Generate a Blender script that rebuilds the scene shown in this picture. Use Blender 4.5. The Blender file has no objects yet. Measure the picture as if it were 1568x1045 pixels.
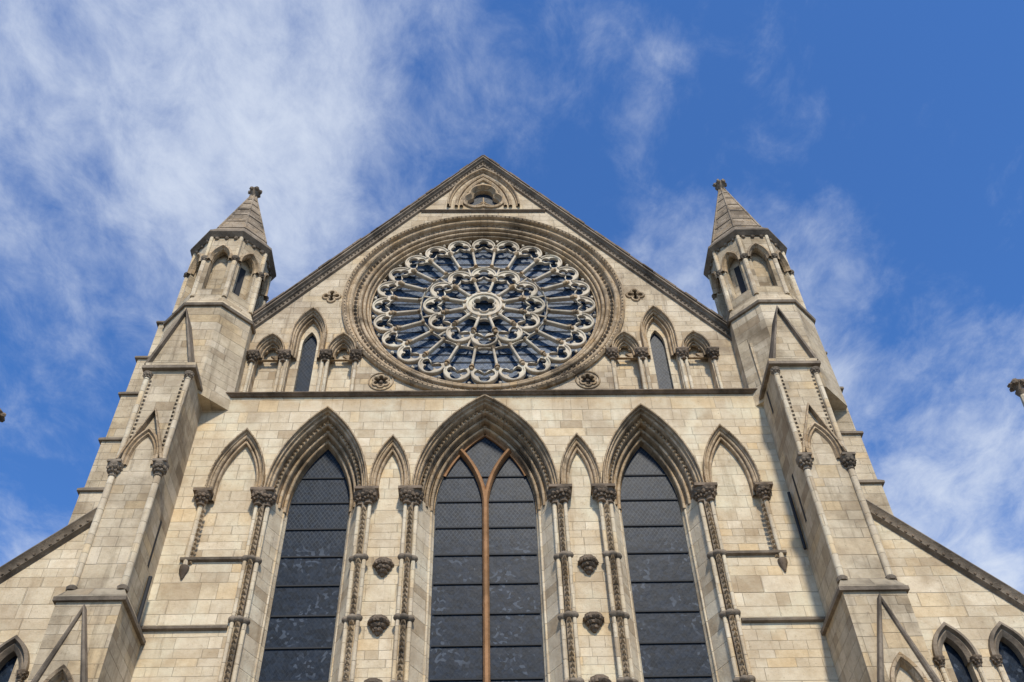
import bpy, bmesh, math, random
from mathutils import Matrix, Vector
from mathutils.geometry import tessellate_polygon
random.seed(7)
sc=bpy.context.scene
pi=math.pi; sin=math.sin; cos=math.cos; rad=math.radians; sqrt=math.sqrt
GZ=-1.7
# ------------------------------------------------------------ node helpers
class NT:
    def __init__(s,nt): s.nt=nt; s.N=nt.nodes; s.L=nt.links; s.N.clear()
    def n(s,t,**k):
        x=s.N.new(t)
        for a,v in k.items(): setattr(x,a,v)
        return x
    def put(s,q,inp):
        if q is None: return
        if isinstance(q,bpy.types.NodeSocket): s.L.new(q,inp)
        else: inp.default_value=q
    def m(s,op,a,b=None,c=None,clamp=False):
        x=s.n('ShaderNodeMath',operation=op,use_clamp=clamp)
        for i,q in enumerate((a,b,c)): s.put(q,x.inputs[i])
        return x.outputs[0]
    def mix(s,f,a,b,bt='MIX'):
        x=s.n('ShaderNodeMix',data_type='RGBA',blend_type=bt)
        s.put(f,x.inputs[0]); s.put(a,x.inputs[6]); s.put(b,x.inputs[7]); return x.outputs[2]
    def noise(s,v,sc,det=4,ro=.55,dist=0):
        x=s.n('ShaderNodeTexNoise'); s.put(v,x.inputs['Vector'])
        x.inputs['Scale'].default_value=sc;x.inputs['Detail'].default_value=det;x.inputs['Roughness'].default_value=ro;x.inputs['Distortion'].default_value=dist
        return x.outputs[0]
    def rng(s,v,a,b,c=0,d=1,smooth=True):
        x=s.n('ShaderNodeMapRange',interpolation_type='SMOOTHSTEP' if smooth else 'LINEAR'); s.put(v,x.inputs[0])
        for i,q in enumerate((a,b,c,d)): x.inputs[i+1].default_value=q
        return x.outputs[0]
    def comb(s,a,b,c=0.0):
        x=s.n('ShaderNodeCombineXYZ'); s.put(a,x.inputs[0]); s.put(b,x.inputs[1]); s.put(c,x.inputs[2]); return x.outputs[0]
    def white(s,v,dim='2D'):
        x=s.n('ShaderNodeTexWhiteNoise',noise_dimensions=dim)
        s.put(v,x.inputs['W' if dim=='1D' else 'Vector']); return x.outputs['Value']
    def mapping(s,v,scale=(1,1,1),rot=(0,0,0),loc=(0,0,0)):
        x=s.n('ShaderNodeMapping'); s.put(v,x.inputs[0]); x.inputs['Scale'].default_value=scale; x.inputs['Rotation'].default_value=rot; x.inputs['Location'].default_value=loc
        return x.outputs[0]
def newmat(name):
    m=bpy.data.materials.new(name); m.use_nodes=True; return m,NT(m.node_tree)
def stone(name,c1,c2,dirt,block=True,dirtamt=.6,bw=.78,bh=.36,streak=.5,rough=.92,tint=.8,upd=.6,band=False,mort=.6):
    m,t=newmat(name)
    tc=t.n('ShaderNodeTexCoord'); P=tc.outputs['Object']
    ge=t.n('ShaderNodeNewGeometry'); sp=t.n('ShaderNodeSeparateXYZ'); t.L.new(P,sp.inputs[0])
    sn=t.n('ShaderNodeSeparateXYZ'); t.L.new(ge.outputs['True Normal'],sn.inputs[0])
    big=t.noise(P,.5,6,.62); mid=t.noise(P,2.4,7,.68); fine=t.noise(P,20,5,.7)
    st=t.noise(t.mapping(P,(3.6,3.6,.22)),1.0,6,.65)
    col=t.mix(t.rng(mid,.35,.65),c1,c2)
    z=sp.outputs[2]
    if block:
        fx=t.m('GREATER_THAN',t.m('ABSOLUTE',sn.outputs[0]),.72)
        u=t.m('ADD',t.m('MULTIPLY',sp.outputs[0],t.m('SUBTRACT',1.0,fx)),t.m('MULTIPLY',sp.outputs[1],fx))
        wob=t.m('MULTIPLY',t.m('SUBTRACT',t.noise(P,1.3,3),.5),.09)
        zw=t.m('ADD',t.m('DIVIDE',t.m('ADD',z,t.m('MULTIPLY',wob,.3)),bh),t.m('ADD',t.m('MULTIPLY',t.m('SINE',t.m('MULTIPLY',z,2.1/bh*.3)),.42),t.m('MULTIPLY',t.m('SINE',t.m('MULTIPLY',z,5.3/bh*.3)),.13)))
        row=t.m('FLOOR',zw); rr=t.white(row,'1D')
        uw=t.m('ADD',t.m('DIVIDE',u,t.m('MULTIPLY',t.m('ADD',t.m('MULTIPLY',rr,.9),.55),bw)),t.m('MULTIPLY',rr,37.3))
        uw=t.m('ADD',uw,t.m('MULTIPLY',t.m('SINE',t.m('MULTIPLY',uw,2.4)),.30))
        blk=t.m('FLOOR',uw)
        def ed(a,w):
            f=t.m('ABSOLUTE',t.m('SUBTRACT',t.m('FRACT',a),.5)); return t.rng(f,.5-w*1.8,.5-w*.6)
        edge=t.m('MAXIMUM',ed(zw,.0065/bh),ed(uw,.0065/bw))
        v=t.white(t.comb(blk,row)); v2=t.white(t.comb(t.m('ADD',blk,31.7),row))
        ramp=t.n('ShaderNodeValToRGB'); t.L.new(v,ramp.inputs[0]); e=ramp.color_ramp.elements; ramp.color_ramp.interpolation='LINEAR'
        e[0].color=(.60,.51,.41,1); e[1].color=(1.18,1.16,1.13,1)
        for p,c in ((.05,(.76,.68,.57,1)),(.14,(.93,.88,.80,1)),(.5,(1,.97,.91,1)),(.7,(1.06,1.0,.88,1)),(.8,(1.10,.94,.69,1)),(.86,(.90,.85,.78,1)),(.93,(1.14,1.11,1.05,1))):
            q=ramp.color_ramp.elements.new(p); q.color=c
        col=t.mix(tint,col,ramp.outputs[0],'MULTIPLY')
        col=t.mix(t.m('MULTIPLY',edge,t.rng(mid,.3,.7,.04,mort)),col,(.17,.125,.08,1))
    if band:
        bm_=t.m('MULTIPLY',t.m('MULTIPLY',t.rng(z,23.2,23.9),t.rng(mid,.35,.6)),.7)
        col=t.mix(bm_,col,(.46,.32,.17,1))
    pale=t.m('MULTIPLY',t.rng(t.noise(t.mapping(P,loc=(9,3,4)),.8,5,.6),.45,.7),.45)
    col=t.mix(pale,col,tuple(min(.75,c*1.25) for c in c2[:3])+(1,))
    dm=t.m('MULTIPLY',t.rng(big,.44,.70),dirtamt)
    if block: dm=t.m('MULTIPLY',dm,t.m('ADD',t.m('MULTIPLY',v2,.9),.45),clamp=True)
    col=t.mix(dm,col,dirt)
    col=t.mix(t.m('MULTIPLY',t.rng(st,.52,.74),streak),col,dirt)
    col=t.mix(t.m('MULTIPLY',t.rng(fine,.55,.75),.35),col,dirt)
    bl=t.noise(P,7,6,.75)
    col=t.mix(t.m('MULTIPLY',t.rng(bl,.57,.70),.5),col,tuple(d*.7 for d in dirt[:3])+(1,))
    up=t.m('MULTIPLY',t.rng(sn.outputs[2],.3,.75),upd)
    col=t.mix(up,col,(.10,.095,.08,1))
    b=t.n('ShaderNodeBsdfPrincipled'); t.L.new(col,b.inputs['Base Color']); b.inputs['Roughness'].default_value=rough
    b.inputs['Specular IOR Level'].default_value=.15
    h=t.m('ADD',t.m('MULTIPLY',fine,.4),t.m('MULTIPLY',bl,.8))
    if block:
        h=t.m('SUBTRACT',h,t.m('MULTIPLY',edge,.8)); h=t.m('ADD',h,t.m('MULTIPLY',v2,.5))
    bp=t.n('ShaderNodeBump'); bp.inputs['Strength'].default_value=.75; bp.inputs['Distance'].default_value=.03; t.L.new(h,bp.inputs['Height'])
    t.L.new(bp.outputs[0],b.inputs['Normal'])
    o=t.n('ShaderNodeOutputMaterial'); t.L.new(b.outputs[0],o.inputs[0]); return m
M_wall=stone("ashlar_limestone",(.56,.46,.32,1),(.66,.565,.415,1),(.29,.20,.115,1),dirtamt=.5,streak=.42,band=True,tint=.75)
M_gable=stone("gable_limestone",(.47,.385,.27,1),(.57,.48,.35,1),(.21,.15,.095,1),dirtamt=.65,streak=.55)
M_butt=stone("buttress_limestone",(.44,.36,.255,1),(.55,.465,.335,1),(.18,.135,.083,1),dirtamt=.75,streak=.6)
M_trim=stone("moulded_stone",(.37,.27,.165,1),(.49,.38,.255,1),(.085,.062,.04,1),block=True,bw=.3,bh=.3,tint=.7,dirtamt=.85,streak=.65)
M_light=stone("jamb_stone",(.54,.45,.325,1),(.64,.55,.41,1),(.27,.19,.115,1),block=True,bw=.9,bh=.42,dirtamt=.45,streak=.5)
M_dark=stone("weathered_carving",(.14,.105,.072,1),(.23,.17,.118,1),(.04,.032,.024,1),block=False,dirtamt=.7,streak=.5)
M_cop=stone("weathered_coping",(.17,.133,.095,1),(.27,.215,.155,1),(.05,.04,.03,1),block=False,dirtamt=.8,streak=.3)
M_trac=stone("tracery_stone",(.56,.47,.345,1),(.66,.56,.42,1),(.17,.13,.085,1),block=False,dirtamt=.6,streak=.4)
M_spire=stone("spire_stone",(.27,.215,.155,1),(.38,.31,.23,1),(.085,.068,.05,1),block=True,bw=.3,bh=.17,dirtamt=.8)
M_mull=stone("mullion_sandstone",(.28,.145,.064,1),(.37,.20,.098,1),(.13,.078,.04,1),block=False,dirtamt=.5,streak=.4)
M_roof=stone("roof_lead",(.16,.17,.18,1),(.2,.21,.22,1),(.08,.08,.08,1),block=False)
def glassmat(name,lat,lead,fig,br=1.0):
    m,t=newmat(name); tc=t.n('ShaderNodeTexCoord'); P=tc.outputs['Object']; sp=t.n('ShaderNodeSeparateXYZ'); t.L.new(P,sp.inputs[0])
    x,z=sp.outputs[0],sp.outputs[2]
    def lines(a,per,w):
        f=t.m('ABSOLUTE',t.m('SUBTRACT',t.m('FRACT',t.m('DIVIDE',a,per)),.5))
        return t.m('GREATER_THAN',f,.5-w)
    d1=t.m('ADD',t.m('MULTIPLY',x,1.5),z); d2=t.m('SUBTRACT',t.m('MULTIPLY',x,1.5),z)
    l=t.m('MAXIMUM',lines(d1,lat,.06),lines(d2,lat,.06))
    vc=t.n('ShaderNodeTexVoronoi'); t.L.new(P,vc.inputs['Vector']); vc.inputs['Scale'].default_value=9
    vs=t.n('ShaderNodeSeparateColor'); t.L.new(vc.outputs['Color'],vs.inputs[0])
    base=t.mix(vs.outputs[0],(.004*br,.008*br,.014*br,1),(.012*br,.021*br,.036*br,1))
    if fig:
        hi=t.rng(z,18.2,19.2)
        reg=t.rng(t.noise(P,.9,3),.46,.58)
        cx=t.m('SUBTRACT',t.m('FRACT',t.m('DIVIDE',t.m('ADD',x,.52),1.04)),.5); cz=t.m('SUBTRACT',t.m('FRACT',t.m('DIVIDE',t.m('ADD',z,.1),1.02)),.5)
        rr=t.m('SQRT',t.m('ADD',t.m('MULTIPLY',cx,cx),t.m('MULTIPLY',cz,cz)))
        rg=t.m('LESS_THAN',t.m('ABSOLUTE',t.m('SUBTRACT',rr,.34)),.03)
        spot=t.m('GREATER_THAN',t.m('ADD',vs.outputs[1],t.m('MULTIPLY',rg,.3)),.84)
        spot=t.m('MULTIPLY',t.m('MULTIPLY',spot,t.m('SUBTRACT',1.0,hi)),reg)
        base=t.mix(t.m('MULTIPLY',spot,.6),base,(.08,.10,.13,1))
        l=t.m('MULTIPLY',l,t.m('ADD',t.m('MULTIPLY',hi,.8),.2))
    base=t.mix(l,base,lead)
    b=t.n('ShaderNodeBsdfPrincipled'); t.L.new(base,b.inputs['Base Color']); b.inputs['Roughness'].default_value=.45
    b.inputs['Specular IOR Level'].default_value=.12
    bp=t.n('ShaderNodeBump'); bp.inputs['Strength'].default_value=.45; bp.inputs['Distance'].default_value=.02
    t.L.new(t.m('ADD',t.m('MULTIPLY',vs.outputs[2],.5),t.noise(P,3,3)),bp.inputs['Height']); t.L.new(bp.outputs[0],b.inputs['Normal'])
    o=t.n('ShaderNodeOutputMaterial'); t.L.new(b.outputs[0],o.inputs[0]); return m
M_glass=glassmat("leaded_glass",.20,(.05,.06,.07,1),True)
M_rglass=glassmat("rose_glass",.3,(.10,.13,.17,1),False,4.2)
def flat(name,c,r=.6,metal=0):
    m,t=newmat(name); tc=t.n('ShaderNodeTexCoord')
    col=t.mix(t.noise(tc.outputs['Object'],3,5),tuple(v*.7 for v in c[:3])+(1,),tuple(v*1.2 for v in c[:3])+(1,))
    b=t.n('ShaderNodeBsdfPrincipled'); t.L.new(col,b.inputs['Base Color']); b.inputs['Roughness'].default_value=r; b.inputs['Metallic'].default_value=metal
    o=t.n('ShaderNodeOutputMaterial'); t.L.new(b.outputs[0],o.inputs[0]); return m
M_iron=flat("iron_bar",(.016,.017,.019),.8); M_ground=flat("paving",(.2,.19,.17),.9)
# ------------------------------------------------------------ mesh builder
cath=bpy.data.objects.new("gothic_cathedral",None); sc.collection.objects.link(cath)
class MB:
    def __init__(s): s.v=[];s.f=[]
    def add(s,vs,fs):
        o=len(s.v); s.v+=[tuple(q) for q in vs]; s.f+=[tuple(i+o for i in f) for f in fs]
    def box(s,x0,x1,y0,y1,z0,z1):
        if x0>x1:x0,x1=x1,x0
        s.add([(x,y,z) for z in(z0,z1) for y in(y0,y1) for x in(x0,x1)],[(0,1,3,2),(4,6,7,5),(0,4,5,1),(2,3,7,6),(0,2,6,4),(1,5,7,3)])
    def hexa(s,b,t):
        n=len(b); s.add(list(b)+list(t),[tuple(range(n))[::-1],tuple(range(n,2*n))]+[(i,(i+1)%n,n+(i+1)%n,n+i) for i in range(n)])
    def plate(s,outer,holes,y0,y1,so=True,sh=True,back=True):
        loops=[outer]+list(holes); flat=[p for l in loops for p in l]
        tr=tessellate_polygon([[Vector((p[0],p[1],0)) for p in l] for l in loops])
        n=len(flat); vs=[(p[0],y0,p[1]) for p in flat]+[(p[0],y1,p[1]) for p in flat]
        fs=[tuple(t) for t in tr]
        if back: fs+=[tuple(i+n for i in t)[::-1] for t in tr]
        o=0
        for k,l in enumerate(loops):
            if (k==0 and so) or (k>0 and sh):
                for i in range(len(l)):
                    a=o+i;b=o+(i+1)%len(l); fs.append((a,b,b+n,a+n))
            o+=len(l)
        s.add(vs,fs)
    def sweep(s,path,prof,closed=False,caps=False):
        n=len(path); rows=[]
        for i in range(n):
            p=Vector(path[i])
            a=Vector(path[i-1]) if (closed or i>0) else None
            b=Vector(path[(i+1)%n]) if (closed or i<n-1) else None
            ns=[]
            for u,w in((a,p),(p,b)):
                if u is None or w is None: continue
                d=w-u
                if d.length<1e-7: continue
                d.normalize(); ns.append(Vector((-d.y,d.x)))
            if len(ns)==2:
                m=ns[0]+ns[1]; k=1+ns[0].dot(ns[1]); m=m/max(k,.35)
            else: m=ns[0]
            rows.append([(p.x+m.x*q[0],q[1],p.y+m.y*q[0]) for q in prof])
        k=len(prof); vs=[q for r in rows for q in r]; fs=[]
        for i in range(n if closed else n-1):
            j=(i+1)%n
            for c in range(k-1): fs.append((i*k+c,i*k+c+1,j*k+c+1,j*k+c))
        if caps: fs+=[tuple(range(k)),tuple(range((n-1)*k,n*k))]
        s.add(vs,fs)
    def lathe(s,cx,cy,prof,n=14,ph=0,sx=1,sy=1):
        vs=[];fs=[]
        for r,z in prof:
            for i in range(n):
                a=2*pi*i/n+ph; vs.append((cx+r*cos(a)*sx,cy+r*sin(a)*sy,z))
        for j in range(len(prof)-1):
            for i in range(n):
                a=j*n+i;b=j*n+(i+1)%n; fs.append((a,b,b+n,a+n))
        fs.append(tuple(range(n))[::-1]); fs.append(tuple(range(len(vs)-n,len(vs)))); s.add(vs,fs)
    def tube(s,p0,p1,r,n=10,r1=None):
        p0=Vector(p0);p1=Vector(p1);d=(p1-p0).normalized(); u=d.orthogonal().normalized(); w=d.cross(u); r1=r if r1 is None else r1
        b=[p0+u*r*cos(2*pi*i/n)+w*r*sin(2*pi*i/n) for i in range(n)]; t=[p1+u*r1*cos(2*pi*i/n)+w*r1*sin(2*pi*i/n) for i in range(n)]
        s.hexa(b,t)
    def pyr(s,x,y,z,a=.06,h=.07):
        h*=random.uniform(.7,1.1); a*=random.uniform(.82,1.06)
        s.add([(x-a,y,z-a),(x+a,y,z-a),(x+a,y,z+a),(x-a,y,z+a),(x+random.uniform(-.15,.15)*a,y-h,z)],[(0,1,4),(1,2,4),(2,3,4),(3,0,4)])
    def blob(s,x,y,z,r,sz=1):
        vs=[(x,y,z+r*sz)];n=6
        for lat in(1,2,3):
            th=pi*lat/4
            for i in range(n):
                a=2*pi*i/n+lat*.4; rr=r*(1+random.uniform(-.22,.22)); vs.append((x+rr*sin(th)*cos(a),y+rr*sin(th)*sin(a),z+rr*cos(th)*sz))
        vs.append((x,y,z-r*sz)); fs=[(0,1+i,1+(i+1)%n) for i in range(n)]
        for l in(0,1):
            for i in range(n):
                a=1+l*n+i;b=1+l*n+(i+1)%n; fs.append((a,a+n,b+n,b))
        fs+=[(1+2*n+i,3*n+1,1+2*n+(i+1)%n) for i in range(n)]; s.add(vs,fs)
    def done(s,name,mat,parent=cath,angle=38,recalc=True):
        me=bpy.data.meshes.new(name); me.from_pydata(s.v,[],s.f); me.update()
        if recalc:
            bm=bmesh.new(); bm.from_mesh(me); bmesh.ops.recalc_face_normals(bm,faces=bm.faces); bm.to_mesh(me); bm.free()
        me.materials.append(mat); me.shade_smooth(); me.set_sharp_from_angle(angle=rad(angle))
        o=bpy.data.objects.new(name,me); sc.collection.objects.link(o); o.parent=parent; return o
def arch(xc,a,zs,h,z0=None,n=18,full=True):
    R=(a*a+h*h)/(2*a); c=R-a; th=math.atan2(h,c) if c>=0 else pi-math.atan2(h,-c)
    L=[]
    if z0 is not None: L.append((xc-a,z0))
    for i in range(n+1):
        t=th*i/n; L.append((xc+c-R*cos(t),zs+R*sin(t)))
    Rr=[(2*xc-p[0],p[1]) for p in L[:-1]][::-1]
    return L+Rr
def inset(a,h,t):
    R=(a*a+h*h)/(2*a); c=R-a; R2=R-t; return a-t, sqrt(max(R2*R2-c*c,.01))
def roll(cx,cy,r,a0,a1,n=6):
    return [(cx+r*cos(a0+(a1-a0)*i/n),cy+r*sin(a0+(a1-a0)*i/n)) for i in range(n+1)]
def orders(t_tot,y0,y1,k,r):
    P=[]; dt=t_tot/k; dy=(y1-y0)/k
    for i in range(k):
        ox=-dt*i; oy=y0+dy*i
        P.append((ox,oy)); P.append((ox-.004,oy+dy*.8))
        P+=roll(ox-.008-r,oy+dy*.3,r,0,-pi*1.0,6)
        P.append((ox-.012-2*r,oy+dy*1.05)); P.append((ox-dt+.004,oy+dy*1.0)); P.append((ox-dt,oy+dy*.85))
    P.append((-t_tot,y1)); return P
def hoodprof(w,pr,y):
    return [(w,y+.02),(w,y-pr*.55),(w*.75,y-pr),(w*.35,y-pr*.95),(w*.15,y-pr*.4),(-.03,y-pr*.35),(-.05,y+.05)]
def star(path,step,skip=0):
    out=[];acc=0
    for i in range(1,len(path)):
        a=Vector(path[i-1]);b=Vector(path[i]);L=(b-a).length
        while acc<=L and L>0: out.append(a+(b-a)*(acc/L)); acc+=step
        acc-=L
    return out
def offs(path,d):
    m=MB(); m.sweep(path,[(d,0)]); return [(v[0],v[2]) for v in m.v]
ZC=19.75
# ============================================================ MAIN FRONT WALL
zb=4.0
big=[(-5.2,1.50,19.9,3.5),(0,2.2,19.9,4.0),(5.2,1.50,19.9,3.5)]
n2=[(-2.96,.56,20.35,1.75),(2.96,.56,20.35,1.75)]
n1=[(-7.69,.80,20.25,2.2),(7.69,.80,20.25,2.2)]
wall=MB()
holes=[arch(*b,z0=zb) for b in big]+[arch(*b,z0=zb) for b in n2]+[arch(*b,z0=17.55) for b in n1]
wall.plate([(-9.5,GZ),(-9.5,24.1),(9.5,24.1),(9.5,GZ)],holes,0,.6)
wall.done("front_wall",M_wall)
pan=MB()
for xc,a,zs,h in n1: pan.box(xc-a-.05,xc+a+.05,.22,.5,17.3,23)
for xc,a,zs,h in n2: pan.box(xc-a-.05,xc+a+.05,.20,.5,zb-.2,22.6)
pan.done("blind_panels",M_wall)
tr=MB(); dt=MB(); jl=MB(); gl=MB()
for (xc,a,zs,h),tot in zip(big,(.56,.62,.56)):
    P=arch(xc,a,zs,h,z0=ZC,n=26)
    tr.sweep(P,hoodprof(.09,.2,0))
    tr.sweep(P,orders(tot,.02,.86,4,.052)+[(-tot,.95)])
    for q in star(offs(P,-tot/4-.05),.17): dt.pyr(q.x,.22,q.y,.04,.08)
    ag,hg=inset(a,h,tot)
    gl.plate([(p[0],p[1]) for p in arch(xc,ag+.04,zs,hg+.04,z0=zb)],[],.93,.96)
    for sg in(-1,1):
        xo=xc+sg*(a-.13); xi=xc+sg*(a-tot)
        jl.add([(xo,.1,zb),(xi,.9,zb),(xi,.9,ZC+.1),(xo,.1,ZC+.1)],[(0,1,2,3)])
        jl.add([(xi,.9,zb),(xi,.97,zb),(xi,.97,ZC+.1),(xi,.9,ZC+.1)],[(0,1,2,3)])
        jl.add([(xc+sg*(a+.02),.1,zb),(xo,.1,zb),(xo,.1,ZC+.1),(xc+sg*(a+.02),.1,ZC+.1)],[(0,1,2,3)])
        jl.tube((xi+sg*.10,.74,zb),(xi+sg*.10,.74,ZC+.2),.045)
for xc,a,zs,h in n1+n2:
    P=arch(xc,a,zs,h,z0=ZC,n=18)
    tr.sweep(P,hoodprof(.08,.18,0))
    tr.sweep(P,[(0,0),(-.004,.08)]+roll(-.065,.03,.055,0,-pi,6)+[(-.125,.14),(-.135,.1)]+roll(-.18,.1,.04,0,-pi,5)+[(-.225,.25)])
    for q in star(offs(P,.05),.2): dt.pyr(q.x,-.165,q.y,.028,.03)
jl.done("window_jambs",M_light,recalc=False)
sh=MB(); cp=MB(); lt=MB(); cs_=MB()
def capital(m,x,y,z,s=1.0,nb=9):
    m.lathe(x,y,[(.09*s,z-.34*s),(.13*s,z-.32*s),(.13*s,z-.28*s),(.10*s,z-.26*s),(.13*s,z-.14*s),(.19*s,z-.02*s),(.24*s,z+.06*s),(.27*s,z+.12*s),(.27*s,z+.15*s),(.20*s,z+.17*s)],10)
    for k in range(nb):
        a=2*pi*k/nb+.2
        m.blob(x+.19*s*cos(a),y+.19*s*sin(a),z-.01*s,.078*s)
        m.blob(x+.145*s*cos(a+.3),y+.145*s*sin(a+.3),z-.13*s,.062*s)
def ring(m,x,y,z,r):
    m.lathe(x,y,[(r*.9,z-.09),(r*1.45,z-.045),(r*1.6,z),(r*1.45,z+.045),(r*.9,z+.09)],12)
caps=[2.30,3.62,6.78]
for sg in(-1,1):
    for X in caps:
        wdir=1 if X in(3.62,) else -1
        x=sg*X; w=sg*wdir
        lt.tube((x-w*.12,-.04,zb),(x-w*.12,-.04,ZC-.1),.06)
        lt.tube((x+w*.20,.06,zb),(x+w*.20,.06,ZC-.1),.07)
        z=6.0
        while z<ZC-.35:
            dt.pyr(x+w*.04,-.05,z,.074,.14)
            dt.blob(x+w*.04,-.06,z+.085,.03)
            z+=.17
        sh.box(x+w*.04-.075,x+w*.04+.075,-.048,.1,zb,ZC-.1)
        capital(cp,x-w*.08,-.06,ZC); capital(cp,x+w*.17,.05,ZC,.95)
        cp.box(x-.36,x+.36,-.26,.3,ZC+.14,ZC+.24)
        for zr_ in(17.5,15.5,13.5,11.5):
            ring(cs_,x-w*.12,-.04,zr_,.08); ring(cs_,x+w*.20,.06,zr_,.09); ring(cs_,x+w*.04,-.03,zr_,.10)
    x=sg*8.58
    lt.tube((x,-.03,17.2),(x,-.03,ZC-.1),.075); capital(cp,x,-.06,ZC,.95); cp.box(x-.28,x+.28,-.26,.1,ZC+.14,ZC+.24)
    z=17.4
    while z<ZC-.35: dt.pyr(x-sg*.13,-.01,z,.06,.10); z+=.17
    cp.lathe(x,-.03,[(.03,16.85),(.08,17.0),(.14,17.15),(.14,17.25),(.08,17.3)],10)
    for z,x0,x1 in((17.5,6.95,8.75),(15.26,7.0,9.4)):
        cs_.add([(sg*x0,.02,z+.10),(sg*x1,.02,z+.10),(sg*x1,-.12,z+.03),(sg*x0,-.12,z+.03),(sg*x0,-.10,z-.04),(sg*x1,-.10,z-.04),(sg*x1,.02,z-.08),(sg*x0,.02,z-.08)],[(0,1,2,3),(3,2,5,4),(4,5,6,7),(0,3,4,7),(1,2,5,6)])
    x=sg*2.96
    for z in(17.4,15.5,13.6,11.7):
        cp.lathe(x,.17,[(.05,z-.42),(.10,z-.34),(.13,z-.24),(.18,z-.14),(.22,z-.05),(.25,z),(.26,z+.06),(.26,z+.10),(.1,z+.18)],8,ph=pi/8,sy=.9)
        for k in range(9):
            a=-pi*k/8; cp.blob(x+.23*cos(a),.17+.21*sin(a),z-.03,.085); cp.blob(x+.16*cos(a+.2),.17+.15*sin(a+.2),z-.15,.08)
            if k%2: cp.blob(x+.1*cos(a),.17+.1*sin(a),z-.28,.07)
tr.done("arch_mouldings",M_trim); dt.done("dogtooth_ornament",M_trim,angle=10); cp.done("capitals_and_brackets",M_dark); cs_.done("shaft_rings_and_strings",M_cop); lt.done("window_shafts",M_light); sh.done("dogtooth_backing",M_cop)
# centre window tracery
mu=MB(); ag,hg=inset(2.2,4.0,.62); R=(ag*ag+hg*hg)/(2*ag)
rect=[(.10,.93),(.10,.80),(.04,.70),(-.04,.70),(-.10,.80),(-.10,.93)]
mu.sweep([(0,zb),(0,19.9),(0,20.6)],rect)
for sg in(-1,1):
    pts=[]
    for i in range(15):
        th=i/14*math.acos((R-ag/2)/R); pts.append((sg*(R-R*cos(th)),19.9+R*sin(th)))
    mu.sweep(pts,[(a*.9,b-.003*sg) for a,b in rect])
    pts=[(sg*(-ag+(R-R*cos(t))),19.9+R*sin(t)) for t in [math.acos((R-ag)/R)*(.38+.62*i/14) for i in range(15)]]
    mu.sweep(pts,[(.07,.92),(.07,.84),(-.07,.84),(-.07,.92)])
mu.done("window_mullion",M_mull)
gl.done("lancet_glass",M_glass)
ib=MB()
z=6.0
while z<22.3:
    for xc,hw in((-5.2,.92),(0,1.54),(5.2,.92)):
        w=hw
        if z>19.9:
            Rg=4.28; cc=Rg-hw-(.02); w=max(0,sqrt(max(0,Rg*Rg-(z-19.9)**2))-cc-.02)
        if w>.15: ib.box(xc-w,xc+w,.89,.92,z-.022,z+.022)
    z+=1.02
ib.done("iron_saddle_bars",M_iron)
# ============================================================ STRING COURSE
s=MB()
def xstring(m,x0,x1,y,z,pr=.28,hh=.26,back=.6):
    pf=[(y+back,z+hh*.9),(y-pr*.4,z+hh*.55),(y-pr,z+hh*.2),(y-pr,z),(y-pr*.6,z-hh*.15),(y-pr*.4,z-hh*.4),(y+.01,z-hh*.5),(y+back,z-hh*.5)]
    n=len(pf); m.add([(x0,a,b) for a,b in pf]+[(x1,a,b) for a,b in pf],[(i,(i+1)%n,n+(i+1)%n,n+i) for i in range(n)]+[tuple(range(n)),tuple(range(n,2*n))])
xstring(s,-9.45,9.45,0,24.16,.17,.17)
s.done("string_course",M_dark)
# ============================================================ GABLE
S=.51; ZR=29.9
def circ(cx,cz,r,n): return [(cx+r*sin(2*pi*i/n),cz+r*cos(2*pi*i/n)) for i in range(n)]
def uoc(cs,c,n=60,grow=0):
    out=[]
    for i in range(n):
        a=2*pi*i/n; dx,dz=sin(a),cos(a); best=0
        for (x,z,r) in cs:
            r+=grow; ox,oz=c[0]-x,c[1]-z; b=ox*dx+oz*dz; q=b*b-(ox*ox+oz*oz-r*r)
            if q>0:
                t=-b+sqrt(q); best=max(best,t)
        out.append((c[0]+dx*best,c[1]+dz*best))
    return out
holes=[circ(0,ZR,5.05,96)]
small=[];tall=[]
for sg in(-1,1):
    small+=[(sg*7.73,.45,26.85,.85),(sg*5.15,.44,26.85,.85)]; tall+=[(sg*6.43,.56,27.75,1.4)]
for a in small+tall: holes.append(arch(*a,z0=24.35,n=12))
flow=[];quat=[]
for sg in(-1,1):
    fc=(sg*3.63,25.35); f=uoc([(fc[0]+.19*sin(k*pi/3),fc[1]+.19*cos(k*pi/3),.11) for k in range(6)]+[(fc[0],fc[1],.13)],fc,72); flow.append((fc,f)); holes.append(f)
    qc=(sg*5.85,30.05); f=uoc([(qc[0]+.2*sin(k*pi/2),qc[1]+.2*cos(k*pi/2),.13) for k in range(4)]+[(qc[0],qc[1],.12)],qc,60); quat.append(f); holes.append(f)
topc=(0,36.75); tri=uoc([(0,37.15,.55),(.32,36.6,.5),(-.32,36.6,.5)],topc,48); holes.append(tri)
g=MB(); g.plate([(-9.55,24.2),(-9.55,27.4),(0,39.85),(9.55,27.4),(9.55,24.2)],holes,S,S+.6); g.done("gable_wall",M_gable)
gt=MB(); gp=MB(); gc=MB(); gg=MB(); gs=MB(); gd=MB(); gm=MB()
def rr_(r0,y,r): return [(r0-r+r*cos(pi*i/6),y-r*sin(pi*i/6)) for i in range(7)]
ringp=[(5.42,S+.01),(5.42,S-.12),(5.34,S-.2),(5.27,S-.16),(5.24,S-.02),(5.2,S-.0)]
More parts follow.
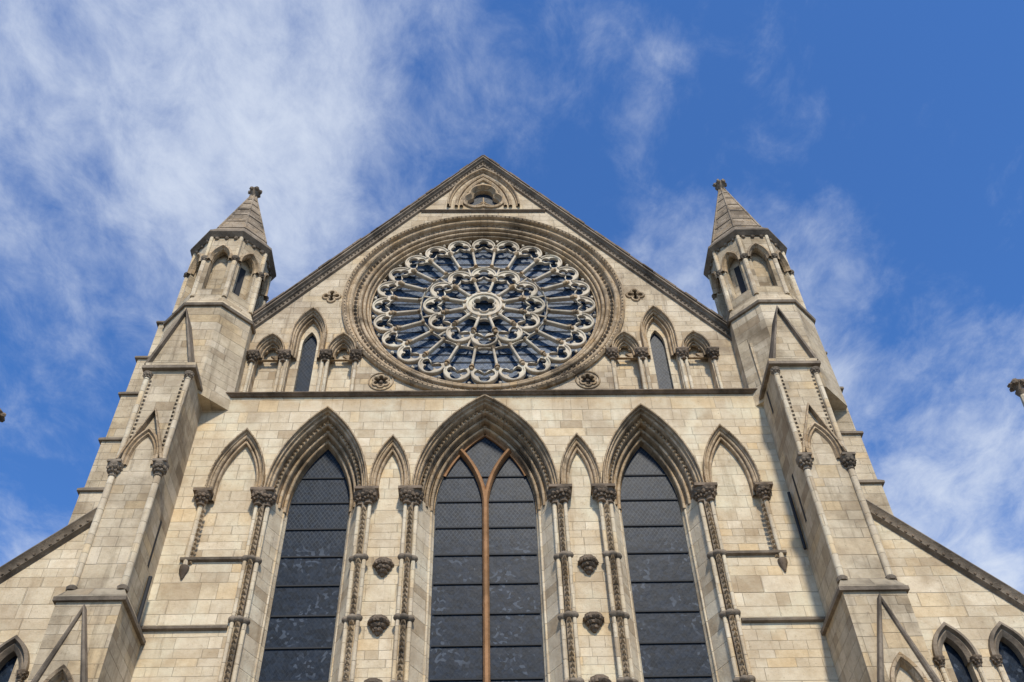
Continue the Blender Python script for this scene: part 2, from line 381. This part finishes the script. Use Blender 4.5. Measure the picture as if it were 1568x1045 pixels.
ringp+=rr_(5.19,S+.02,.07)+[(5.04,S+.10),(5.0,S+.16),(4.84,S+.17)]+rr_(4.83,S+.13,.07)+[(4.68,S+.28)]+rr_(4.66,S+.22,.06)+[(4.53,S+.36)]+rr_(4.51,S+.32,.045)+[(4.41,S+.42),(4.36,S+.42),(4.36,S+.8)]
k=len(ringp); vs=[(r*sin(2*pi*i/128),y,ZR+r*cos(2*pi*i/128)) for i in range(128) for r,y in ringp]
gt.add(vs,[(i*k+c,i*k+c+1,((i+1)%128)*k+c+1,((i+1)%128)*k+c) for i in range(128) for c in range(k-1)])
for i in range(132):
    a=2*pi*i/132; gd.pyr(4.93*sin(a),S+.16,ZR+4.93*cos(a),.075,.13)
for i in range(180):
    a=2*pi*i/180; gd.pyr(5.31*sin(a),S-.17,ZR+5.31*cos(a),.035,.06)
for a in small:
    P=arch(*a,z0=26.75,n=12); gt.sweep(P,hoodprof(.10,.18,S)); gt.sweep(P,[(0,S)]+roll(-.05,S+.04,.045,0,-pi,5)+[(-.11,S+.12)]+roll(-.14,S+.14,.03,0,-pi,5)+[(-.18,S+.3)])
    hp=[p for p in uoc([(a[0]-.13,26.98,.15),(a[0]+.13,26.98,.15),(a[0],27.2,.15)],(a[0],27.02),40) if p[1]>26.9]
    hp=sorted(hp,key=lambda p:math.atan2(p[0]-a[0],p[1]-27.02)); hp=[(a[0]-.2,26.72)]+hp+[(a[0]+.2,26.72)]
    gt.plate([(a[0]-a[1]-.02,26.71),(a[0]-a[1]-.02,27.3),(a[0],27.8),(a[0]+a[1]+.02,27.3),(a[0]+a[1]+.02,26.71)],[[(p[0],p[1]+.02) for p in hp]],S+.2,S+.3)
    gp.box(a[0]-a[1]-.04,a[0]+a[1]+.04,S+.42,S+.5,24.3,27.9)
for a in tall:
    P=arch(*a,z0=26.75,n=12); gt.sweep(P,hoodprof(.10,.2,S)); gt.sweep(P,[(0,S)]+roll(-.05,S+.04,.045,0,-pi,5)+[(-.11,S+.14)]+roll(-.14,S+.16,.04,0,-pi,5)+[(-.2,S+.3)])
    hp=arch(a[0],.27,27.6,.75,z0=24.6,n=10)
    gp.plate([(a[0]-.6,24.3),(a[0]-.6,29.3),(a[0]+.6,29.3),(a[0]+.6,24.3)],[hp],S+.3,S+.5)
    gg.box(a[0]-.3,a[0]+.3,S+.46,S+.48,24.5,28.5)
for sg in(-1,1):
    for X in(8.29,7.17,5.69,4.6):
        for dx in((0,) if X in(8.29,4.6) else(-.09,.09)):
            gs.tube((sg*X+dx,S-.02,24.3),(sg*X+dx,S-.02,26.5),.065)
        capital(gc,sg*X,S-.05,26.62,.9,8); gc.box(sg*X-.22,sg*X+.22,S-.22,S+.15,26.75,26.82)
        gc.lathe(sg*X,S-.02,[(.16,24.3),(.17,24.4),(.1,24.48)],12)
for (fc,f) in flow:
    gt.sweep(f,[(.05,S+.01),(.03,S-.05),(-.03,S-.05),(-.05,S+.01)],closed=True)
    gt.sweep(circ(fc[0],fc[1],.42,40),[(.04,S+.01),(.02,S-.04),(-.02,S-.04),(-.04,S+.01)],closed=True)
    gc.blob(fc[0],S+.03,fc[1],.08); gc.box(fc[0]-.35,fc[0]+.35,S+.15,S+.2,fc[1]-.35,fc[1]+.35)
for f in quat:
    gt.sweep(f,[(.06,S+.01),(.03,S-.06),(-.03,S-.06),(-.05,S+.01)],closed=True)
    x=sum(p[0] for p in f)/len(f); gc.box(x-.4,x+.4,S+.3,S+.35,29.6,30.5)
P=arch(0,1.45,36.1,2.75,n=16); gt.sweep(P,hoodprof(.12,.2,S))
for d in(.28,.5):
    a2,h2=inset(1.45,2.75,d); gt.sweep(arch(0,a2,36.1,h2,n=16),[(.08,S+.01),(.07,S-.1),(0,S-.14),(-.07,S-.1),(-.08,S+.01)])
gt.sweep(tri,[(.12,S+.01),(.1,S-.08),(0,S-.1),(-.05,S+.05),(-.12,S+.12),(-.14,S+.3)],closed=True)
gg.box(-1,1,S+.3,S+.33,35.9,38)
for q in((0,36.35,.4,90),(0,36.9,.3,0),(-.2,36.7,.35,60),(.2,36.7,.35,-60)):
    a=rad(q[3]); gt.tube((q[0]-q[2]*sin(a),S+.27,q[1]-q[2]*cos(a)),(q[0]+q[2]*sin(a),S+.27,q[1]+q[2]*cos(a)),.035,6)
xstring(gc,-2.65,2.65,S,35.75,.12,.13,.1)
rake=[(-9.75,27.18),(0,39.95),(9.75,27.18)]
gm.sweep(rake,[(.0,S+.75),(.0,S-.22),(-.09,S-.25),(-.12,S-.16),(-.16,S-.14),(-.19,S-.06),(-.30,S-.06),(-.33,S-.1),(-.38,S-.1),(-.40,S-.02),(-.42,S+.02)])
for q in star(offs(rake,-.25),.2): gd.pyr(q.x,S-.06,q.y,.05,.08)
cg=MB()
for i in range(1,len(rake)):
    a=Vector(rake[i-1]);b=Vector(rake[i]);L=(b-a).length;d=(b-a)/L; nn=Vector((-d.y,d.x)); t=0
    while t<L:
        l=min(random.uniform(.45,.8),L-t); h=random.uniform(.03,.09); y=random.uniform(.0,.04)
        p=a+d*(t+.012);q=a+d*(t+l-.012)
        c=[(p.x,p.y),(q.x,q.y),(q.x+nn.x*h,q.y+nn.y*h),(p.x+nn.x*h,p.y+nn.y*h)]
        cg.hexa([(u[0],S-.25-y,u[1]) for u in c],[(u[0],S+.7,u[1]) for u in c]); t+=l
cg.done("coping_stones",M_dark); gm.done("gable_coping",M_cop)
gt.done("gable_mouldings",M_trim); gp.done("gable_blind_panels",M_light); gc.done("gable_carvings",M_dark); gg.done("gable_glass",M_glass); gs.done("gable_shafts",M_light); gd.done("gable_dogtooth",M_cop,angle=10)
# ============================================================ ROSE WINDOW
ro=MB(); rm=MB(); rs=MB(); rk=MB()
Y0=S+.34; Y1=S+.47
def pl(phi,t,r): return (r*sin(phi)+t*cos(phi), ZR+r*cos(phi)-t*sin(phi))
def cell(phi,half,rin,rb,w0,w1,r0,r1,circs,cc,cz,Rc,tb):
    T=math.tan(half)
    U=uoc(circs,cc,72)
    left=[p for p in U if p[1]>r1+.015]
    left.sort(key=lambda p: math.atan2(p[0]-cc[0],p[1]-cc[1]))
    hole=[(-w0,r0),(-w1,r1-.14),(-w1+.09,r1)]+left+[(w1-.09,r1),(w1,r1-.14),(w0,r0)]
    nb=6; hole+=[(w0*(1-2*i/nb),r0-.05*sin(pi*i/nb)) for i in range(1,nb)]
    G=[(Rc*sin(a),cz+Rc*cos(a)) for a in [rad(-98+196*i/40) for i in range(41)]]
    G=[(max(-p[1]*T,min(p[1]*T,p[0])),p[1]) for p in G if p[1]>rb+.01]
    O=[(-rin*T,rin),(-rb*T,rb)]+G+[(rb*T,rb),(rin*T,rin)]
    H=[pl(phi,*p) for p in hole]; OO=[pl(phi,*p) for p in O]
    ro.plate(OO,[H],Y0,Y1,so=True)
    # roll moulding riding mid-way on the band round the head
    g2=[pl(phi,p[0]*(1-.04/Rc),cz+(p[1]-cz)*(1-.04/Rc)) for p in G]
    rm.sweep(g2,[(.04,Y0+.02),(.03,Y0-.035),(0,Y0-.05),(-.03,Y0-.035),(-.04,Y0+.02)])
    for i in range(1,len(left)-1):
        d=[math.hypot(left[j][0]-cc[0],left[j][1]-cc[1]) for j in(i-1,i,i+1)]
        if d[1]<=d[0] and d[1]<d[2] and left[i][1]>cc[1]-.1:
            q=pl(phi,left[i][0]*.95,cc[1]+(left[i][1]-cc[1])*.95); rm.blob(q[0],Y0+.02,q[1],tb)
for k in range(24):
    cell(2*pi*k/24,rad(7.5),2.44,3.60,.295,.41,2.50,3.58,[(-.215,3.80,.165),(.215,3.80,.165),(0,4.02,.205)],(0,3.84),3.83,.495,.045)
    ph=2*pi*(k+.5)/24
    def P3(r,y): q=pl(ph,0,r); return (q[0],y,q[1])
    rs.tube(P3(2.5,Y0-.02),P3(3.52,Y0-.02),.05,8)
    rk.tube(P3(3.38,Y0-.02),P3(3.54,Y0-.03),.055,8,.11); rk.tube(P3(2.46,Y0-.02),P3(2.58,Y0-.02),.09,8,.05)
    q=P3(3.60,Y0-.02); rk.blob(q[0],q[1],q[2],.09)
    q=P3(4.27,Y0+.08); rm.blob(q[0],q[1],q[2],.07)
for k in range(12):
    cell(2*pi*k/12,rad(15),.72,1.66,.195,.39,.86,1.60,[(-.225,1.80,.18),(.225,1.80,.18),(0,2.04,.22)],(0,1.84),1.85,.52,.06)
    ph=2*pi*(k+.5)/12
    def P3(r,y): q=pl(ph,0,r); return (q[0],y,q[1])
    rs.tube(P3(.75,Y0-.03),P3(1.55,Y0-.03),.055,8)
    rk.tube(P3(1.38,Y0-.02),P3(1.54,Y0-.03),.06,8,.12); rk.tube(P3(.72,Y0-.02),P3(.84,Y0-.02),.09,8,.05)
    q=P3(1.62,Y0-.02); rk.blob(q[0],q[1],q[2],.10)
    rm.tube(P3(1.95,Y0+.06),P3(2.42,Y0+.06),.04,6)
N=96
ro.plate(circ(0,ZR,2.475,N),[circ(0,ZR,2.425,N)],Y0+.053,Y1-.013)
hub=uoc([(.29*sin(k*pi/3),ZR+.29*cos(k*pi/3),.17) for k in range(6)]+[(0,ZR,.2)],(0,ZR),72)
ro.plate(circ(0,ZR,.76,48),[hub],Y0-.03,Y1-.005)
rm.sweep(hub,[(.06,Y0-.02),(.03,Y0-.1),(-.01,Y0-.08),(-.02,Y0)],closed=True)
rm.sweep(circ(0,ZR,.66,48),[(.06,Y0-.02),(.04,Y0-.09),(-.04,Y0-.09),(-.06,Y0-.02)],closed=True)
ro.done("rose_window_tracery",M_trac); rm.done("rose_window_mouldings",M_trac,angle=50); rs.done("rose_window_shafts",M_trac); rk.done("rose_window_capitals",M_trim,angle=50)
g=MB(); g.plate(circ(0,ZR,4.5,64),[],Y1+.16,Y1+.19); g.done("rose_window_glass",M_rglass)
ib=MB()
for i in range(-10,11):
    z=ZR+i*.42; w=sqrt(max(0,4.4**2-(i*.42)**2))
    ib.box(-w,w,Y1+.12,Y1+.14,z-.014,z+.014)
ib.done("rose_window_bars",M_iron)
# ============================================================ BUTTRESSES + TURRETS
bt=MB(); bm_=MB(); bc=MB(); bsft=MB(); spi=MB(); bp=MB(); slit=MB(); bd=MB()
def octa(cx,cy,r,z,ph=pi/8): return [(cx+r*cos(2*pi*i/8+ph),cy+r*sin(2*pi*i/8+ph),z) for i in range(8)]
for sg in(-1,1):
    def bx(m,x0,x1,y0,y1,z0,z1): m.box(sg*x0,sg*x1,y0,y1,z0,z1)
    bx(bt,9.2,10.85,-2.05,.3,GZ,14.78)
    bx(bc,9.10,10.93,-2.13,.1,14.78,14.90)
    def frus(m,a,b,z0,z1):
        A=[(sg*a[0],a[2],z0),(sg*a[1],a[2],z0),(sg*a[1],a[3],z0),(sg*a[0],a[3],z0)];Bq=[(sg*b[0],b[2],z1),(sg*b[1],b[2],z1),(sg*b[1],b[3],z1),(sg*b[0],b[3],z1)]; m.hexa(A,Bq)
    frus(bt,(9.12,10.91,-2.11,.1),(9.38,10.75,-1.74,.1),14.90,15.4)
    xc=sg*10.02
    gab=[(xc-.72,11.9),(xc,14.45),(xc+.72,11.9)]
    bt.plate([(xc-.70,11.2),(xc-.70,11.95),(xc,14.35),(xc+.70,11.95),(xc+.70,11.2)],[arch(xc,.36,11.9,.85,z0=11.3,n=10)],-2.22,-2.0)
    bc.sweep(gab,[(.07,-2.0),(.07,-2.30),(0,-2.32),(-.06,-2.28),(-.08,-2.2)])
    bm_.sweep(arch(xc,.36,11.9,.85,z0=8,n=10),[(.12,-2.2),(.1,-2.3),(.02,-2.28),(0,-2.2),(-.05,-2.15),(-.08,-2.06)])
    bt.box(xc-.70,xc+.70,-2.21,-2.0,GZ,11.25)
    bx(bt,9.36,10.78,-1.71,.3,15.2,23.62)
    for X in(9.42,10.72):
        bsft.tube((sg*X,-1.73,15.35),(sg*X,-1.73,19.3),.10); capital(bc,sg*X,-1.74,19.45,.9); bc.box(sg*X-.2,sg*X+.2,-1.97,-1.6,19.58,19.66)
        bsft.tube((sg*X,-1.73,19.66),(sg*X,-1.73,23.3),.085); capital(bc,sg*X,-1.74,23.35,.6,8)
        bc.lathe(sg*X,-1.73,[(.15,15.3),(.16,15.4),(.1,15.46)],10)
        z=19.9
        while z<23.2: bp.pyr(sg*(X+(.14 if X<10 else -.14)),-1.71,z,.045,.07); z+=.17
    xc=sg*10.07
    P=arch(xc,.42,19.85,1.05,z0=19.6,n=10)
    bm_.sweep(P,[(.11,-1.7),(.1,-1.84),(.03,-1.86),(0,-1.78),(-.06,-1.8),(-.1,-1.70)])
    bm_.sweep([(xc-.62,19.75),(xc-.5,20.2),(xc,21.75),(xc+.5,20.2),(xc+.62,19.75)],[(.05,-1.7),(.05,-1.88),(-.02,-1.90),(-.04,-1.7)])
    bx(bc,9.24,10.95,-1.86,.2,23.62,23.74); bx(bt,9.3,10.90,-1.78,.3,23.74,23.95)
    xc=sg*10.22; hw=.70; z0=23.95; z1=26.75; yb=1.0; yf=-1.71
    bt.hexa([(xc-hw,yf+.14,z0),(xc+hw,yf+.14,z0),(xc,yf+.14,z1-.15)],[(xc-hw,yb,z0),(xc+hw,yb,z0),(xc,yb,z1-.15)])
    bc.sweep([(xc-hw-.06,z0),(xc,z1),(xc+hw+.06,z0)],[(0,yb),(0,yf-.02),(-.09,yf-.02),(-.12,yf+.13),(-.1,yf+.16)])
    tcx=-10.05 if sg<0 else 10.65; tcy=.7
    bx(bt,9.4,11.2,-.35,2.2,23.5,26.3)
    bt.hexa([(q[0],q[1],q[2]) for q in octa(tcx,tcy,1.72,23.5)],octa(tcx,tcy,1.66,27.9))
    bc.hexa(octa(tcx,tcy,1.75,27.9),octa(tcx,tcy,1.78,28.0)); bt.hexa(octa(tcx,tcy,1.74,28.0),octa(tcx,tcy,1.52,28.6))
    r=1.50; fa=r*cos(pi/8); hwf=r*sin(pi/8)
    bt.hexa(octa(tcx,tcy,1.12,28.55),octa(tcx,tcy,1.12,32.3))
    for i in range(8):
        a=2*pi*i/8; pm=MB(); pm.plate([(-hwf,28.6),(-hwf,32.25),(hwf,32.25),(hwf,28.6)],[arch(0,.34,30.9,.68,z0=29.1,n=8)],0,.30,so=False)
        M=Matrix.Translation((tcx+fa*cos(a),tcy+fa*sin(a),0))@Matrix.Rotation(a+pi/2,4,'Z')
        bt.add([M@Vector(v) for v in pm.v],pm.f)
        pm=MB(); pm.sweep(arch(0,.34,30.9,.68,z0=30.8,n=8),[(.12,.01),(.11,-.12),(.03,-.14),(0,-.03),(-.04,0),(-.06,.1)])
        bm_.add([M@Vector(v) for v in pm.v],pm.f)
        if i%2==1:
            q=[M@Vector((x_,.34,z_)) for x_,z_ in((-.12,29.2),(.12,29.2),(.12,31.1),(-.12,31.1))]; bd.add(q,[(0,1,2,3)])
        a2=a+pi/8; X=tcx+1.50*cos(a2);Y=tcy+1.50*sin(a2)
        bsft.tube((X,Y,28.6),(X,Y,30.7),.10,8); capital(bc,X,Y,30.85,.62,6); bsft.tube((X,Y,30.9),(X,Y,32.25),.08,8)
        for kk in range(3):
            q=M@Vector(((kk-1)*.36,-.02,32.2)); bc.blob(q.x,q.y,q.z,.09)
    bc.hexa(octa(tcx,tcy,1.56,32.25),octa(tcx,tcy,1.74,32.42)); bc.hexa(octa(tcx,tcy,1.74,32.42),octa(tcx,tcy,1.72,32.55))
    spi.hexa(octa(tcx,tcy,1.70,32.55),octa(tcx,tcy,1.36,33.1))
    zt=37.2 if sg<0 else 37.7
    spi.hexa(octa(tcx,tcy,1.36,33.1),octa(tcx,tcy,.13,zt))
    for q,q2 in zip(octa(tcx,tcy,1.36,33.1),octa(tcx,tcy,.13,zt)):
        spi.tube(q,q2,.05,6,.035)
    for f in(.02,.2,.38,.55,.72,.86):
        z=33.1+(zt-33.1)*f; rr=1.36+(.13-1.36)*f
        bc.hexa(octa(tcx,tcy,rr+.035,z-.03),octa(tcx,tcy,rr+.02,z+.03))
    bc.lathe(tcx,tcy,[(.13,zt-.15),(.2,zt-.05),(.12,zt+.02),(.09,zt+.12),(.14,zt+.2),(.2,zt+.32),(.24,zt+.45),(.16,zt+.56),(.1,zt+.6),(.05,zt+.68)],10)
    for i in range(6): a=i*pi/3; bc.blob(tcx+.22*cos(a),tcy+.22*sin(a),zt+.4,.11)
    for z0_,z1_,xo in((13,20.3,12.45),(20.3,22.4,12.38),(22.4,24.5,12.30),(24.5,26.3,12.2),(26.3,28.2,11.9)):
        bx(bt,10.5,xo,.2,1.7,z0_,z1_)
        e=.10
        bc.add([(sg*10.5,.12,z1_-.05),(sg*(xo+e),.12,z1_-.05),(sg*(xo+e),1.78,z1_-.05),(sg*10.5,1.78,z1_-.05),
                (sg*10.5,.12,z1_+.03),(sg*(xo+e),.12,z1_+.03),(sg*(xo+e),1.78,z1_+.03),(sg*10.5,1.78,z1_+.03),
                (sg*10.5,.24,z1_+.17),(sg*(xo-.08),.24,z1_+.17),(sg*(xo-.08),1.66,z1_+.17),(sg*10.5,1.66,z1_+.17)],
               [(0,1,2,3),(0,1,5,4),(1,2,6,5),(2,3,7,6),(4,5,9,8),(5,6,10,9),(6,7,11,10),(8,9,10,11)])
    for zz,ll in(((23.0,.5),(19.0,.9)) if sg>0 else ((17.6,.8),)):
        slit.box(sg*9.355,sg*9.37,-.75,-.62,zz-ll,zz+ll)
    if sg<0: slit.tube((-9.28,-.5,12),(-9.28,-.5,16.6),.06,8)
    else: slit.tube((9.28,-.2,17.5),(9.28,-.2,19.6),.05,8)
bt.done("buttresses_and_turrets",M_butt,angle=25); bm_.done("turret_arch_mouldings",M_trim); bc.done("turret_cornices_and_finials",M_cop,angle=30); bsft.done("buttress_shafts",M_light); spi.done("turret_spires",M_spire,angle=20); bp.done("buttress_dogtooth",M_cop,angle=10)
slit.done("slit_windows_and_downpipe",M_iron); bd.done("turret_slits",M_iron)
# ============================================================ AISLES
aw=MB(); am=MB(); ac=MB(); ag_=MB(); asf=MB()
for sg in(-1,1):
    ya=.12
    cs=[sg*12.6,sg*14.15,sg*15.7,sg*17.25]
    hol=[arch(c,.36,14.1,.75,z0=11,n=8) for c in cs]
    out=[(sg*10.6,GZ),(sg*10.6,20.1),(sg*11.4,19.5),(sg*21,9.9),(sg*21,GZ)]
    aw.plate(out,[h for h in hol[:3]],ya,ya+.5)
    ag_.box(sg*11.5,sg*17,ya+.3,ya+.33,10.5,15.5)
    P=[(sg*10.9,20.0),(sg*21.2,9.7)]
    if sg<0: P=P[::-1]
    am.sweep(P,[(.12,ya+.5),(.12,ya-.2),(.04,ya-.26),(-.06,ya-.16),(-.18,ya-.14),(-.24,ya-.02),(-.28,ya+.01)])
    for q in star(offs(P,-.12),.24): ac.blob(q.x,ya-.14,q.y,.05)
    for q in star(offs(P,.12),.5): ac.blob(q.x,ya+.1,q.y,.14,.5)
    for c in cs[:3]:
        am.sweep(arch(c,.36,14.1,.75,z0=14,n=8),[(.24,ya+.01),(.23,ya-.12),(.14,ya-.15),(.1,ya-.03),(.05,ya-.05),(0,ya),(-.05,ya+.05),(-.07,ya+.25)])
    for i in range(-1,3):
        x=sg*(12.6+1.55*(i+.5))
        for dx in(-.27,.27):
            asf.tube((x+dx,ya-.05,11),(x+dx,ya-.05,13.9),.06,8); capital(ac,x+dx,ya-.06,14.0,.6,6)
    aw.hexa([(sg*9.4,.6,GZ),(sg*20.8,.6,GZ),(sg*20.8,30,GZ),(sg*9.4,30,GZ)],[(sg*9.4,.6,20.5),(sg*20.8,.6,9.7),(sg*20.8,30,9.7),(sg*9.4,30,20.5)])
aw.done("aisle_walls",M_wall); am.done("aisle_mouldings",M_cop); ac.done("aisle_carving",M_dark); ag_.done("aisle_glass",M_glass); asf.done("aisle_shafts",M_light)
rf=MB(); rf.hexa([(-9.3,1.25,20),(9.3,1.25,20),(9.3,1.25,27.1),(0,1.25,39.2),(-9.3,1.25,27.1)],[(-9.3,35,20),(9.3,35,20),(9.3,35,27.1),(0,35,39.2),(-9.3,35,27.1)]); rf.done("transept_roof",M_roof,angle=10)
pn=MB(); pd=MB()
for x,y,zt in((23.0,6,30.8),(-20.05,6,29.5)):
    pn.hexa(octa(x,y,1.2,GZ),octa(x,y,1.0,20)); pn.hexa(octa(x,y,.75,20),octa(x,y,.6,25.5)); pn.hexa(octa(x,y,.6,25.5),octa(x,y,.1,zt-.6))
    pd.lathe(x,y,[(.1,zt-1.0),(.24,zt-.7),(.12,zt-.6),(.2,zt-.4),(.3,zt-.2),(.16,zt-.05),(.04,zt+.1)],10)
    for i in range(6): pd.blob(x+.28*cos(i*pi/3),y+.28*sin(i*pi/3),zt-.3,.13)
pn.done("outer_pinnacles",M_butt,angle=20); pd.done("outer_pinnacle_finials",M_dark)
g=MB(); g.add([(-1500,-1500,GZ),(1500,-1500,GZ),(1500,1500,GZ),(-1500,1500,GZ)],[(0,1,2,3)]); o=g.done("ground",M_ground,parent=None)
# ============================================================ CAMERA
def rot(yaw,pitch,roll): return Matrix.Rotation(yaw,4,'Z')@Matrix.Rotation(pi/2+pitch,4,'X')@Matrix.Rotation(roll,4,'Z')
cd=bpy.data.cameras.new("Camera");co=bpy.data.objects.new("Camera",cd);sc.collection.objects.link(co);sc.camera=co
cd.sensor_width=36;cd.lens=1536.38/1568*36;cd.clip_end=6000
co.matrix_world=Matrix.Translation((-.0222,-24,0))@rot(rad(-2.42),rad(48.1998),rad(-2.1541))
# ============================================================ LIGHT + SKY
EL=rad(45); AZ=rad(172)
Sd=Vector((sin(AZ)*cos(EL),cos(AZ)*cos(EL),sin(EL)))
ld=bpy.data.lights.new("sun",'SUN'); ld.energy=4.2; ld.angle=rad(5); ld.color=(1,.92,.79); lo=bpy.data.objects.new("sun",ld); sc.collection.objects.link(lo); lo.rotation_euler=Sd.to_track_quat('Z','Y').to_euler()
w=bpy.data.worlds.new("World");sc.world=w;w.use_nodes=True;t=NT(w.node_tree)
sky=t.n('ShaderNodeTexSky',sky_type='NISHITA',sun_disc=False);sky.sun_elevation=EL;sky.sun_rotation=AZ;sky.air_density=1.2;sky.dust_density=.3;sky.ozone_density=3
skc=t.mix(1.0,sky.outputs[0],(.74,1.26,1.95,1),'MULTIPLY')
tc=t.n('ShaderNodeTexCoord'); V=tc.outputs['Generated']; sp=t.n('ShaderNodeSeparateXYZ');t.L.new(V,sp.inputs[0])
zz=t.m('MAXIMUM',sp.outputs[2],.08)
cbv=t.comb(t.m('DIVIDE',sp.outputs[0],zz),t.m('DIVIDE',sp.outputs[1],zz))
mp=t.mapping(cbv,(1.0,.7,1),(0,0,rad(-28)))
a1=t.noise(mp,3.4,8,.55,.35); a2=t.noise(cbv,1.6,3,.5); a3=t.noise(mp,14,9,.68,.3)
sm=t.m('ADD',t.m('ADD',t.m('MULTIPLY',a1,.58),t.m('MULTIPLY',a2,.32)),t.m('MULTIPLY',a3,.36))
vn=t.n('ShaderNodeVectorMath',operation='NORMALIZE'); t.L.new(V,vn.inputs[0])
for d,r0,wt in (((-.383,.491,.917),.93,.06),((-.443,.691,.741),.96,-.08),((.496,.435,.934),.94,-.17),((.428,.708,.693),.93,.11),((.0725,.499,.893),.97,-.10),((.267,.53,.857),.98,.05),((-.116,.477,.919),.96,.05),((.481,.566,.8175),.96,-.05),((-.286,.538,.871),.97,.05)):
    dn=Vector(d).normalized(); dp=t.n('ShaderNodeVectorMath',operation='DOT_PRODUCT'); t.L.new(vn.outputs[0],dp.inputs[0]); dp.inputs[1].default_value=dn
    sm=t.m('ADD',sm,t.rng(dp.outputs['Value'],r0,1.0,0,wt))
mk=t.m('MULTIPLY',t.rng(sm,.51,.90),.88)
mx=t.mix(mk,skc,(7.4,8.1,9.3,1))
bg=t.n('ShaderNodeBackground');bg.inputs[1].default_value=.1;t.L.new(mx,bg.inputs[0])
o=t.n('ShaderNodeOutputWorld');t.L.new(bg.outputs[0],o.inputs[0])
sc.view_settings.view_transform='Standard'; sc.view_settings.look='None'; sc.view_settings.exposure=0
